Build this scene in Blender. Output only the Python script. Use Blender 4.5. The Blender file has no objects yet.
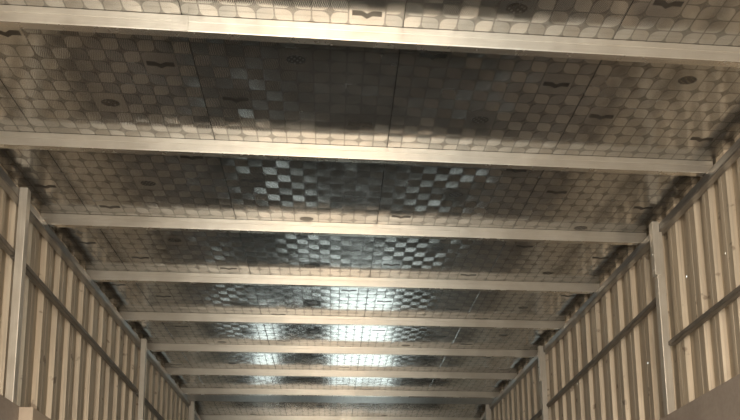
import bpy, bmesh, math, random
from mathutils import Vector, Matrix

random.seed(7)
sc = bpy.context.scene
col = sc.collection
FLOOR = -1.5                       # the eye is at the origin, 1.5 m above the floor

# ------------------------------------------------------------------ camera
F, CX, CY = 725.0, 395.0, 493.0
yaw, pitch, roll = 0.0901, 0.1552, -0.0140
fw = Vector((math.sin(yaw)*math.cos(pitch), math.cos(yaw)*math.cos(pitch), math.sin(pitch)))
r0 = Vector((math.cos(yaw), -math.sin(yaw), 0)); u0 = r0.cross(fw)
rt = r0*math.cos(roll) + u0*math.sin(roll); up = -r0*math.sin(roll) + u0*math.cos(roll)
cam = bpy.data.cameras.new('camera'); cam_o = bpy.data.objects.new('camera', cam); col.objects.link(cam_o)
M = Matrix((rt, up, -fw)).transposed().to_4x4(); cam_o.matrix_world = M
cam.sensor_width = 36; cam.lens = F/740*36
cam.shift_x = -(CX-370)/740; cam.shift_y = (CY-210)/740
cam.clip_start = 0.02; cam.clip_end = 200
sc.camera = cam_o

# ------------------------------------------------------------------ light
w = bpy.data.worlds.new('world'); sc.world = w; w.use_nodes = True
w.node_tree.nodes['Background'].inputs[0].default_value = (0.88, 0.95, 0.92, 1)
w.node_tree.nodes['Background'].inputs[1].default_value = 2.0

def area(name, loc, rot, sx, sy, power, colr):
    l = bpy.data.lights.new(name, 'AREA'); l.shape = 'RECTANGLE'; l.size = sx; l.size_y = sy
    l.energy = power; l.color = colr
    o = bpy.data.objects.new(name, l); o.location = loc; o.rotation_euler = rot; col.objects.link(o); return o
# warm daylight coming in through the open front of the shed, behind the viewer
area('front_daylight', (-0.25, -1.95, 0.4), (math.radians(90), 0, 0), 3.2, 2.0, 168, (1.0, 0.90, 0.76))
area('purlin_streak_lamp', (0.0, -1.9, 0.6), (math.radians(90), 0, 0), 0.5, 2.2, 66, (1.0, 0.60, 0.32))  # added narrow orange lamp for the bright streak down the middle of the purlins

# daylight in the two openings of the far end wall
area('back_door_daylight', (0.675, 15.26, -0.18), (math.radians(-90), 0, 0), 1.35, 2.6, 9, (0.72, 0.96, 0.94))
area('back_gap_daylight', (-1.40, 15.26, 0.22), (math.radians(-90), 0, 0), 0.5, 1.6, 2.0, (0.72, 0.96, 0.94))

sc.view_settings.view_transform = 'Standard'; sc.view_settings.look = 'None'
sc.view_settings.gamma = 1; sc.view_settings.use_curve_mapping = False
sc.view_settings.exposure = 0.2

# ------------------------------------------------------------------ node expressions
class S:
    nt = None
    def __init__(s, v): s.v = v
def mth(op, *a):
    n = S.nt.nodes.new('ShaderNodeMath'); n.operation = op
    for i, x in enumerate(a):
        if isinstance(x, S): S.nt.links.new(x.v, n.inputs[i])
        else: n.inputs[i].default_value = x
    return S(n.outputs[0])
S.__add__ = lambda a, b: mth('ADD', a, b); S.__radd__ = lambda a, b: mth('ADD', b, a)
S.__sub__ = lambda a, b: mth('SUBTRACT', a, b); S.__rsub__ = lambda a, b: mth('SUBTRACT', b, a)
S.__mul__ = lambda a, b: mth('MULTIPLY', a, b); S.__rmul__ = lambda a, b: mth('MULTIPLY', b, a)
S.__truediv__ = lambda a, b: mth('DIVIDE', a, b)
def sstep(lo, hi, x):
    n = S.nt.nodes.new('ShaderNodeMapRange'); n.interpolation_type = 'SMOOTHSTEP'
    n.inputs['From Min'].default_value = lo; n.inputs['From Max'].default_value = hi
    S.nt.links.new(x.v, n.inputs['Value']); return S(n.outputs['Result'])
def ramp(lo, hi, a, b, x):
    n = S.nt.nodes.new('ShaderNodeMapRange')
    for k, v in (('From Min', lo), ('From Max', hi), ('To Min', a), ('To Max', b)): n.inputs[k].default_value = v
    S.nt.links.new(x.v, n.inputs['Value']); return S(n.outputs['Result'])
def comb(x, y, z):
    n = S.nt.nodes.new('ShaderNodeCombineXYZ')
    for i, q in enumerate((x, y, z)):
        if isinstance(q, S): S.nt.links.new(q.v, n.inputs[i])
        else: n.inputs[i].default_value = q
    return S(n.outputs[0])
def noise(scale=(1, 1, 1), s=1.0, detail=2, rough=.5, out='Fac'):
    tc = S.nt.nodes.new('ShaderNodeNewGeometry')
    m = S.nt.nodes.new('ShaderNodeMapping'); m.inputs['Scale'].default_value = scale
    S.nt.links.new(tc.outputs['Position'], m.inputs['Vector'])
    n = S.nt.nodes.new('ShaderNodeTexNoise'); n.inputs['Scale'].default_value = s
    n.inputs['Detail'].default_value = detail; n.inputs['Roughness'].default_value = rough
    S.nt.links.new(m.outputs[0], n.inputs['Vector']); return S(n.outputs[out])
def mix(f, a, b):
    n = S.nt.nodes.new('ShaderNodeMix'); n.data_type = 'RGBA'
    for s_, x in ((n.inputs['Factor'], f), (n.inputs[6], a), (n.inputs[7], b)):
        if isinstance(x, S): S.nt.links.new(x.v, s_)
        elif isinstance(x, (int, float)): s_.default_value = x
        else: s_.default_value = (*x, 1)
    return S(n.outputs[2])
def newmat(name):
    m = bpy.data.materials.new(name); m.use_nodes = True; S.nt = m.node_tree
    return m, m.node_tree.nodes['Principled BSDF']
def put(p, key, x):
    if isinstance(x, S): S.nt.links.new(x.v, p.inputs[key])
    elif isinstance(x, tuple): p.inputs[key].default_value = (*x, 1) if len(x) == 3 else x
    else: p.inputs[key].default_value = x
def bump(h, strength=.3, dist=.01):
    n = S.nt.nodes.new('ShaderNodeBump'); n.inputs['Strength'].default_value = strength; n.inputs['Distance'].default_value = dist
    S.nt.links.new(h.v, n.inputs['Height']); return S(n.outputs[0])

# ------------------------------------------------------------------ materials
def steel(name, c1, c2, metallic, rough, grain=(2, 60, 60), aniso=0.0, axis=(1, 0, 0), bs=.25):
    m, p = newmat(name)
    a = noise(grain, 3, 3, .6); b = noise((1, 1, 1), 5, 4, .65)
    f = sstep(.3, .75, a*.5 + b*.5)
    put(p, 'Base Color', mix(f, c1, c2)); put(p, 'Metallic', metallic)
    put(p, 'Roughness', ramp(.3, .7, rough-.07, rough+.1, b))
    if aniso:
        put(p, 'Anisotropic', aniso); 
        g = S.nt.nodes.new('ShaderNodeNewGeometry'); c = S.nt.nodes.new('ShaderNodeVectorMath'); c.operation = 'CROSS_PRODUCT'
        S.nt.links.new(g.outputs['True Normal'], c.inputs[0]); c.inputs[1].default_value = (1, 0, 0)
        put(p, 'Tangent', S(c.outputs[0]))
    put(p, 'Normal', bump(a, bs, .002))
    return m
M_PURLIN = steel('galvanised_purlin', (.58, .55, .49), (.72, .69, .62), .7, .36, (.6, 110, 110), .85, (0, 0, 1))
M_PURLIN_SHADED = steel('galvanised_purlin_shaded', (.58, .55, .49), (.72, .69, .62), .85, .24, (.6, 110, 110))  # same steel colour, finish changed so the underside looks darker
M_BEAM = steel('galvanised_beam', (.26, .25, .235), (.44, .42, .39), .7, .38, (40, 1.2, 60))
M_POST = steel('galvanised_post', (.58, .54, .47), (.72, .68, .60), .5, .42, (50, 50, 1.5))
M_GIRT = steel('weathered_girt', (.17, .155, .135), (.34, .31, .27), .5, .5, (30, 2, 30))

def cladding_mat():
    m, p = newmat('beige_corrugated_steel')
    st = noise((6, 14, .5), 1.5, 4, .6); b = noise((1, 1, 1), 2.2, 4, .6); s2 = noise((60, 60, 1.2), 1, 3, .6)
    c = mix(sstep(.35, .7, st), (.66, .575, .45), (.50, .435, .34))
    c = mix(sstep(.48, .68, s2)*.5, c, (.33, .285, .22))
    sp = noise((1, 1, 1), 9, 3, .55)
    c = mix(sstep(.64, .72, sp)*.6, c, (.13, .085, .055))
    put(p, 'Base Color', c); put(p, 'Metallic', .25); put(p, 'Roughness', ramp(.3, .7, .42, .6, b))
    return m
M_CLAD = cladding_mat()
def concrete(name, a, b_):
    m, p = newmat(name)
    n1 = noise((1, 1, 1), 3, 5, .6); n2 = noise((1, 1, 1), 40, 3, .6)
    put(p, 'Base Color', mix(sstep(.3, .7, n1*.75 + n2*.25), a, b_)); put(p, 'Roughness', .85)
    put(p, 'Normal', bump(n2, .25, .004)); return m
M_CONC = concrete('grey_brown_plaster', (.33, .285, .245), (.43, .375, .325))
M_PIER = concrete('pale_cement', (.44, .36, .28), (.55, .46, .36))
M_FLOOR = concrete('concrete_floor', (.07, .072, .07), (.11, .11, .105))
M_BACK = concrete('shade_dark_back_wall', (.05, .052, .045), (.09, .09, .08))  # shade of the unlit far end, put into the wall colour
M_DARK = concrete('dark_roof_underlay', (.03, .03, .03), (.05, .05, .048))
M_BOLT = steel('bright_zinc_bolt', (.6, .58, .54), (.75, .73, .7), .9, .3)

CU, CV, U0, V0 = .0845, .0815, -.001, 3.258     # size of one embossed cell and where the grid starts
def ceiling_mat():
    m, p = newmat('leaf_embossed_mirror_sheet')
    g = S.nt.nodes.new('ShaderNodeNewGeometry'); sx = S.nt.nodes.new('ShaderNodeSeparateXYZ')
    S.nt.links.new(g.outputs['Position'], sx.inputs[0])
    X, Y = S(sx.outputs[0]), S(sx.outputs[1])
    u = (X - U0)/CU; v = (Y - V0)/CV
    i = mth('FLOOR', u); j = mth('FLOOR', v)
    a = u - i - .5; b = v - j - .5
    par = mth('FLOORED_MODULO', i + j, 2.0)                 # 0 / 1 checkerboard
    sgn = par*2 - 1
    # vertices at (i,j) with i+j even are the four-pointed stars; a corner is round when it meets a star
    pos = mth('GREATER_THAN', a*b, 0.0)                      # lower-left / upper-right corners
    rnd = mth('COMPARE', pos, 1 - par, .1)
    r = rnd*.43 + .05
    qx = mth('ABSOLUTE', a) - .5 + r; qy = mth('ABSOLUTE', b) - .5 + r
    qxp = mth('MAXIMUM', qx, 0.0); qyp = mth('MAXIMUM', qy, 0.0)
    d = mth('SQRT', qxp*qxp + qyp*qyp) + mth('MINIMUM', mth('MAXIMUM', qx, qy), 0.0) - r
    # the 2 x 2 plates with a stamped oval or bar
    plates = [(10, 5, 0), (22, 0, 0), (2, 6, 1), (14, 1, 1), (6, 9, 1), (18, 4, 1)]
    pd = None; oval = None; bar = None
    for (pi, pj, kind) in plates:
        dx = mth('FLOORED_MODULO', u - pi + 12, 24.0) - 12
        dy = mth('FLOORED_MODULO', v - pj + 5, 10.0) - 5
        ax = mth('ABSOLUTE', dx); ay = mth('ABSOLUTE', dy)
        kx = mth('MAXIMUM', ax - .62, 0.0); ky = mth('MAXIMUM', ay - .62, 0.0)
        dd = mth('SQRT', kx*kx + ky*ky) - .38
        pd = dd if pd is None else mth('MINIMUM', pd, dd)
        if kind == 0:
            e = mth('SQRT', dx*dx*1.9 + dy*dy*4.2)
            ring = 1 - sstep(.76, .84, e)
            spots = mth('GREATER_THAN', mth('SINE', dx*19)*mth('SINE', dy*17 + dx*5), .35)
            q = ring*(1 - spots*.35)
            oval = q if oval is None else mth('MAXIMUM', oval, q)
        else:
            vv = mth('MAXIMUM', .30 - ax, 0.0)*.7
            q = (1 - sstep(.17, .22, mth('ABSOLUTE', dy - vv)))*(1 - sstep(.78, .84, ax))
            bar = q if bar is None else mth('MAXIMUM', bar, q)
    inpl = mth('LESS_THAN', pd, .0)
    emb = mth('MAXIMUM', oval, bar)
    dist = inpl*pd + (1 - inpl)*d
    groove = sstep(-.06, -.025, dist)                      # 1 in the groove
    # fine hatching stamped into every second leaf
    n1 = noise((1, 1, 1), 4.5, 3, .6); n2 = noise((1, 1, 1), 1.3, 2, .5); wv = noise((1, 1, 1), 30, 2, .5)
    leafy = 1 - inpl
    wn = S.nt.nodes.new('ShaderNodeTexWhiteNoise'); wn.noise_dimensions = '2D'
    S.nt.links.new(comb(i, j, 0.0).v, wn.inputs['Vector']); rnd_cell = S(wn.outputs['Value'])
    # tilts: each leaf is a shallow pillow leaning left or right by turns
    hs = sstep(.0, .5, mth('SINE', (a + b*.3)*64 + wv*9) - .55)
    t = (inpl*-.4 + 1)*hs*(rnd_cell*.4 + .75)*ramp(3.2, 5.6, TILT, TILT*.55, Y)
    tx = (leafy*(sgn + 1) - 1)*t*.87 + leafy*a*PILLOW + (n1 - .5)*WAVE
    ty = t*.48 + leafy*b*PILLOW + (rnd_cell - .5)*.02 + (n2 - .5)*WAVE + (wv - .5)*.015
    nrm = comb(tx, ty, -1.0)
    vn = S.nt.nodes.new('ShaderNodeVectorMath'); vn.operation = 'NORMALIZE'; S.nt.links.new(nrm.v, vn.inputs[0])
    put(p, 'Normal', S(vn.outputs[0]))
    base = mix(sstep(.35, .7, n1), (.485, .48, .46), (.57, .565, .545))
    base = mix(rnd_cell*.2, base, (.43, .42, .40))
    base = mix(groove*.5, base, (.13, .125, .12))
    base = mix(emb*.8, base, (.06, .055, .05))
    put(p, 'Base Color', base); put(p, 'Metallic', .9)
    put(p, 'Roughness', ramp(.3, .7, .13, .18, n1) + groove*.1 + emb*.2)
    return m
TILT, PILLOW, WAVE = .30, .02, .02
M_CEIL = ceiling_mat()

# ------------------------------------------------------------------ mesh helpers
def obj(name, bm, mat, parent=None, smooth=False):
    bmesh.ops.recalc_face_normals(bm, faces=bm.faces)
    me = bpy.data.meshes.new(name); bm.to_mesh(me); bm.free()
    if smooth:
        for p in me.polygons: p.use_smooth = True
    o = bpy.data.objects.new(name, me); me.materials.append(mat); col.objects.link(o)
    if parent: o.parent = parent
    return o
def tag(o, label, cat, group=None):
    o['label'] = label; o['category'] = cat
    if group: o['group'] = group
    return o
def struct(o): o['kind'] = 'structure'; return o
def box(bm, x0, x1, y0, y1, z0, z1, s=0.0, bev=0.0):
    """box whose z also follows the roof pitch s per metre of y"""
    g = bmesh.ops.create_cube(bm, size=1)['verts']
    for v in g:
        x = x0 if v.co.x < 0 else x1; y = y0 if v.co.y < 0 else y1; z = z0 if v.co.z < 0 else z1
        v.co = (x, y, z + s*y)
    if bev:
        es = list({e for v in g for e in v.link_edges})
        bmesh.ops.bevel(bm, geom=es, offset=bev, segments=2, affect='EDGES', profile=.5)
def extrude_x(bm, prof, x0, x1, n=1):
    """closed profile of (y,z) swept along x"""
    rows = []
    for k in range(n+1):
        x = x0 + (x1-x0)*k/n
        rows.append([bm.verts.new((x, y, z)) for y, z in prof])
    m = len(prof)
    for k in range(n):
        for q in range(m): bm.faces.new((rows[k][q], rows[k][(q+1) % m], rows[k+1][(q+1) % m], rows[k+1][q]))
    bm.faces.new(rows[0]); bm.faces.new(rows[-1][::-1])

# ------------------------------------------------------------------ dimensions
XL, XR = -1.972, 2.328            # inner faces of the eave beams
SL, HB, PH = .0444, 2.4644, .0851 # roof pitch, purlin underside at y=0, purlin height
YR = 10.1                         # ridge
HR = HB + SL*YR
def under(y): return HB + SL*y if y <= YR else HR - SL*(y - YR)
YF, YB = -2.2, 15.3               # open front, back wall
BW = .06                          # eave beam width
ZB = 1.255                        # top of the masonry

# ------------------------------------------------------------------ setting: ceiling
seams = [XL-BW-.25, -1.69, -.675, .34, 1.355, XR+BW+.25]
bm = bmesh.new()
for (ya, yb) in ((YF, YR), (YR, YB)):
    za, zb = under(ya)+PH+.012, under(yb)+PH+.012
    vs = [bm.verts.new(c) for c in ((seams[0], ya, za), (seams[-1], ya, za), (seams[-1], yb, zb), (seams[0], yb, zb),
          (seams[0], ya, za+.05), (seams[-1], ya, za+.05), (seams[-1], yb, zb+.05), (seams[0], yb, zb+.05))]
    for f in ((0, 1, 2, 3), (7, 6, 5, 4), (0, 4, 5, 1), (1, 5, 6, 2), (2, 6, 7, 3), (3, 7, 4, 0)): bm.faces.new([vs[q] for q in f])
roof = struct(obj('ceiling', bm, M_DARK))
for k in range(5):
    bm = bmesh.new(); x0 = seams[k] + (.002 if k else 0); x1 = seams[k+1] - (.002 if k < 4 else 0)
    ys = [YF, YR, YB]
    top = []; bot = []
    for y in ys:
        z = under(y)+PH
        bot.append([bm.verts.new((x0, y, z)), bm.verts.new((x1, y, z))]); top.append([bm.verts.new((x0, y, z+.004)), bm.verts.new((x1, y, z+.004))])
    for q in range(2):
        bm.faces.new((bot[q][0], bot[q][1], bot[q+1][1], bot[q+1][0])); bm.faces.new((top[q][0], top[q+1][0], top[q+1][1], top[q][1]))
        bm.faces.new((bot[q][0], bot[q+1][0], top[q+1][0], top[q][0])); bm.faces.new((bot[q][1], top[q][1], top[q+1][1], bot[q+1][1]))
    for q in (0, 2): bm.faces.new((bot[q][0], top[q][0], top[q][1], bot[q][1]))
    obj('ceiling_sheet', bm, M_CEIL, roof)

# ------------------------------------------------------------------ setting: corrugated walls
def corrugated(name, side, xin, ribs, holes):
    """pressed trapezoid sheet; ribs = y where a web faces the viewer; the rib stands .035 into the room beyond it"""
    D, WEB, RIBW = .035, .014, .10
    pts = []                                      # (y, inward depth)
    for n, y in enumerate(ribs):
        nxt = ribs[n+1] if n+1 < len(ribs) else y + .26
        rw = (nxt - y)*.50
        pts += [(y, 0), (y+WEB, D), (y+WEB+rw*.45, D), (y+WEB+rw*.5, D-.004), (y+WEB+rw*.55, D), (y+rw, D), (y+rw+WEB, 0)]
    pts = [(YF, 0)] + pts + [(YB, 0)]
    bm = bmesh.new()
    def X(dp): return xin - side*dp
    for (ya, da), (yb, db) in zip(pts, pts[1:]):
        if yb - ya < 1e-6: continue
        zs = [ZB-.05]
        hs = sorted(h for h in holes if ya + .004 < h[0] < yb - .004)
        ysub = [ya, yb]
        for h in hs: ysub += [h[0]-.0045, h[0]+.0045]; zs += [h[1]-.006, h[1]+.006]
        ysub = sorted(set(ysub)); zs = sorted(zs)
        grid = []
        for y in ysub:
            t = (y-ya)/(yb-ya); dp = da+(db-da)*t
            grid.append([bm.verts.new((X(dp), y, z)) for z in zs] + [bm.verts.new((X(dp), y, under(y)+PH+.001))])
        for q in range(len(ysub)-1):
            for s_ in range(len(zs)):
                mid = ((ysub[q]+ysub[q+1])/2, (grid[q][s_].co.z+grid[q][s_+1].co.z)/2)
                if any(abs(mid[0]-h[0]) < .004 and abs(mid[1]-h[1]) < .005 for h in hs): continue
                bm.faces.new((grid[q][s_], grid[q+1][s_], grid[q+1][s_+1], grid[q][s_+1]))
    bmesh.ops.remove_doubles(bm, verts=bm.verts, dist=1e-5)
    o = struct(obj(name, bm, M_CLAD)); return o
left_ribs = []; y = 4.29
while y > YF+.4: y -= .262
while y < YB-.3:
    left_ribs.append(y); y += .262
right_ribs = []; y = 4.75
while y < YB-.3:
    right_ribs.append(y); y += .256
right_ribs = [4.49, 4.23, 4.045, 3.84] + right_ribs; y = 3.84
while y > YF+.5:
    y -= .215; right_ribs.append(y)
right_ribs.sort()
XWL, XWR = XL-BW-.037, XR+BW+.037
corrugated('wall_left', -1, XWL, left_ribs, [])
corrugated('wall_right', 1, XWR, right_ribs, [(3.93, 2.09), (6.60, 2.11), (5.90, 1.74), (4.47, 2.20), (5.07, 1.79)])

bm = bmesh.new(); box(bm, XWL-.16, XL+.055, YF, YB, FLOOR, ZB); struct(obj('wall_lower_left', bm, M_CONC))
bm = bmesh.new(); box(bm, XR-.055, XWR+.16, YF, YB, FLOOR, ZB); struct(obj('wall_lower_right', bm, M_CONC))
bm = bmesh.new(); box(bm, XWL-.16, XWR+.16, YF, YB+.1, FLOOR-.1, FLOOR); struct(obj('floor', bm, M_FLOOR))
# back wall with a tall doorway and a narrow opening
bm = bmesh.new()
DX0, DX1, DZ = DOOR = (.0, 1.35, 1.12)
WX0, WX1, WZ0, WZ1 = -1.65, -1.15, -.6, 1.05
for (x0, x1, z0, z1) in ((XWL-.16, WX0, FLOOR, 3.4), (WX0, WX1, FLOOR, WZ0), (WX0, WX1, WZ1, 3.4), (WX1, DX0, FLOOR, 3.4), (DX0, DX1, DZ, 3.4), (DX1, XWR+.16, FLOOR, 3.4)):
    box(bm, x0, x1, YB, YB+.1, z0, z1)
struct(obj('wall_back', bm, M_BACK))

# ------------------------------------------------------------------ eave beams
def eave(name, x0, x1, label):
    bm = bmesh.new()
    for ya, yb in ((YF, YR), (YR, YB)):
        vs = []
        for y in (ya, yb):
            for x, dz in ((x0, 0), (x1, 0), (x1, -BW), (x0, -BW)): vs.append(bm.verts.new((x, y, under(y)+dz)))
        for k in range(4): bm.faces.new((vs[k], vs[(k+1) % 4], vs[4+(k+1) % 4], vs[4+k]))
    bmesh.ops.remove_doubles(bm, verts=bm.verts, dist=1e-5)
    es = [e for e in bm.edges if e.calc_length() > 1]
    bmesh.ops.bevel(bm, geom=es, offset=.006, segments=2, affect='EDGES')
    bmesh.ops.holes_fill(bm, edges=bm.edges)
    return tag(obj(name, bm, M_BEAM), label, 'beam')
eave('eave_beam', XL-BW, XL, 'long grey steel eave beam running along the top of the left corrugated wall')
eave('eave_beam', XR, XR+BW, 'long grey steel eave beam running along the top of the right corrugated wall')

# ------------------------------------------------------------------ purlins
PW = .036
names = ['topmost and nearest pale steel purlin across the ceiling, ends outside the picture',
 'second pale steel purlin from the top, meeting the right eave beam near the upper right',
 'third pale steel purlin from the top, ending just above the nearest posts',
 'fourth pale steel purlin from the top of the ceiling',
 'fifth pale steel purlin from the top, with a splice right of centre',
 'sixth pale steel purlin from the top, level with the tops of the second posts',
 'seventh pale steel purlin from the top, next nearer than the one against the ridge beam',
 'eighth pale steel purlin from the top, against the wide dark ridge beam',
 'farthest pale steel purlin, beyond the ridge beam at the bottom edge of the picture']
yp = [3.0033 + .9629*k for k in range(8)] + [11.06]
def purlin(y, label, splices):
    z0 = under(y) + .0005; z1 = z0 + PH - .0025; r_ = .005
    prof = [(y, z0+r_), (y+.0015, z0+.0015), (y+r_, z0), (y+PW, z0), (y+PW, z1), (y, z1),
            (y, z0+PH*.62), (y+.0018, z0+PH*.60), (y+.0018, z0+PH*.57), (y, z0+PH*.55)]
    root = bpy.data.objects.new('roof_purlin', None); root.location = (0, y, z0); col.objects.link(root)
    bm = bmesh.new(); extrude_x(bm, prof, XL-BW+.004, XR+BW-.004, 1)
    bmesh.ops.translate(bm, verts=bm.verts, vec=(0, -y, -z0))
    ch = obj('channel', bm, M_PURLIN, root)
    ch.data.materials.append(M_PURLIN_SHADED)           # smoother copy of the purlin steel, to shade the underside
    for p_ in ch.data.polygons:
        if abs(p_.normal.z) > .9 and p_.center.z < .01: p_.material_index = 1
    for x in splices:
        bm = bmesh.new(); box(bm, x, x+.075, -.0022, .002, .003, PH-.006, bev=.001)
        obj('splice_plate', bm, M_PURLIN, root)
    tag(root, label, 'purlin', 'steel purlins under the ceiling')
splice = {0: [-.72], 2: [.95], 4: [.95], 5: [], 6: []}
for k, (y, l) in enumerate(zip(yp, names)): purlin(y, l, splice.get(k, []))

# wide ridge beam just beyond the eighth purlin
bm = bmesh.new(); y0 = yp[7] + PW + .002
box(bm, XL-BW+.004, XR+BW-.004, y0, y0+.31, HR-.018, HR+PH-.02, bev=.004)
tag(obj('ridge_beam', bm, M_BEAM), 'wide dark grey steel ridge beam crossing the far end of the ceiling behind the eighth purlin', 'beam')

# ------------------------------------------------------------------ posts
def post(side, y, label, bracket=True, brak_len=.40):
    xin = XR if side > 0 else XL
    root = bpy.data.objects.new('wall_post', None); root.location = (xin, y, ZB); col.objects.link(root)
    s = side
    top = under(y) - ZB + .010
    if bracket:                                  # tube under the eave beam, cleat tube lapping its inner face
        xa, xb = sorted((s*-.034, s*.022)); zt = under(y) - BW - ZB - .002
    else:                                        # tube running up in front of the eave beam
        xa, xb = sorted((s*-.052, s*-.0008)); zt = top
    bm = bmesh.new(); box(bm, xa, xb, 0, .055, 0.001, zt, bev=.004)
    obj('post_tube', bm, M_POST, root)
    if bracket:
        bm = bmesh.new(); box(bm, *sorted((s*-.052, s*-.0008)), -.009, .045, top-brak_len, top, bev=.003)
        o = obj('cleat', bm, M_POST, root)
        for dz in (.05, .16):
            bm = bmesh.new()
            g = bmesh.ops.create_cone(bm, cap_ends=True, segments=6, radius1=.008, radius2=.008, depth=.006)['verts']
            bmesh.ops.rotate(bm, verts=g, cent=(0, 0, 0), matrix=Matrix.Rotation(math.pi/2, 3, 'Y'))
            bmesh.ops.translate(bm, verts=g, vec=(-s*.0545, .018, top-brak_len+dz))
            obj('bolt_head', bm, M_BOLT, o)
    tag(root, label, 'post', 'upright posts along the side walls')
post(-1, 4.45, 'tall square steel post at the left edge of the picture, nearest on the left wall', False)
post(1, 4.62, 'tall square steel post nearest on the right wall, with a cleat at its head')
post(-1, 7.44, 'second square steel post on the left wall, half way to the ridge', False)
post(1, 7.44, 'second square steel post on the right wall, half way to the ridge')
post(-1, 10.16, 'farthest short-looking post on the left, under the ridge beam', True, .3)
post(1, 10.16, 'farthest short-looking post on the right, under the ridge beam', True, .3)

# ------------------------------------------------------------------ girts
def girt(side, ya, yb, za, zb, label):
    xi = (XR if side > 0 else XL)
    x0, x1 = sorted((xi+side*.004, xi+side*.052))
    bm = bmesh.new()
    vs = []
    T = .037
    for y, z in ((ya, za), (yb, zb)):
        for x, dz in ((x0, T/2), (x1, T/2), (x1, -T/2), (x0, -T/2)): vs.append(bm.verts.new((x, y, z+dz)))
    for k in range(4): bm.faces.new((vs[k], vs[(k+1) % 4], vs[4+(k+1) % 4], vs[4+k]))
    bm.faces.new(vs[:4]); bm.faces.new(vs[4:][::-1])
    bmesh.ops.bevel(bm, geom=[e for e in bm.edges if e.calc_length() > .5], offset=.006, segments=2, affect='EDGES')
    tag(obj('wall_girt', bm, M_GIRT), label, 'rail', 'horizontal rails along the side walls')
girt(-1, YF+.3, 4.47, 2.235, 2.235, 'dark steel wall rail between the left picture edge and the nearest left post')
girt(-1, 4.50, 7.435, 2.235, 2.235, 'long dark steel wall rail between the first and second left posts')
girt(-1, 7.50, 10.155, 2.235, 2.235, 'dark steel wall rail beyond the second left post')
girt(1, YF+.3, 4.615, 1.775, 1.775, 'low dark steel wall rail between the right picture edge and the nearest right post')
girt(1, 4.68, 7.435, 2.16, 2.13, 'long dark steel wall rail between the first and second right posts')
girt(1, 7.50, 10.155, 2.13, 2.13, 'dark steel wall rail beyond the second right post')

# ------------------------------------------------------------------ piers under the posts
for s, y0, lab in ((-1, 4.53, 'pale cement pier in the lower left corner beneath the nearest left post'),
                   (1, 4.70, 'pale cement pier at the lower right beneath the nearest right post')):
    xi = XL+.0555 if s < 0 else XR-.0555
    bm = bmesh.new(); box(bm, *sorted((xi, xi - s*.085)), y0, y0+.5, FLOOR+.001, ZB-.004, bev=.004)
    tag(obj('cement_pier', bm, M_PIER), lab, 'pier', 'cement piers against the lower walls')
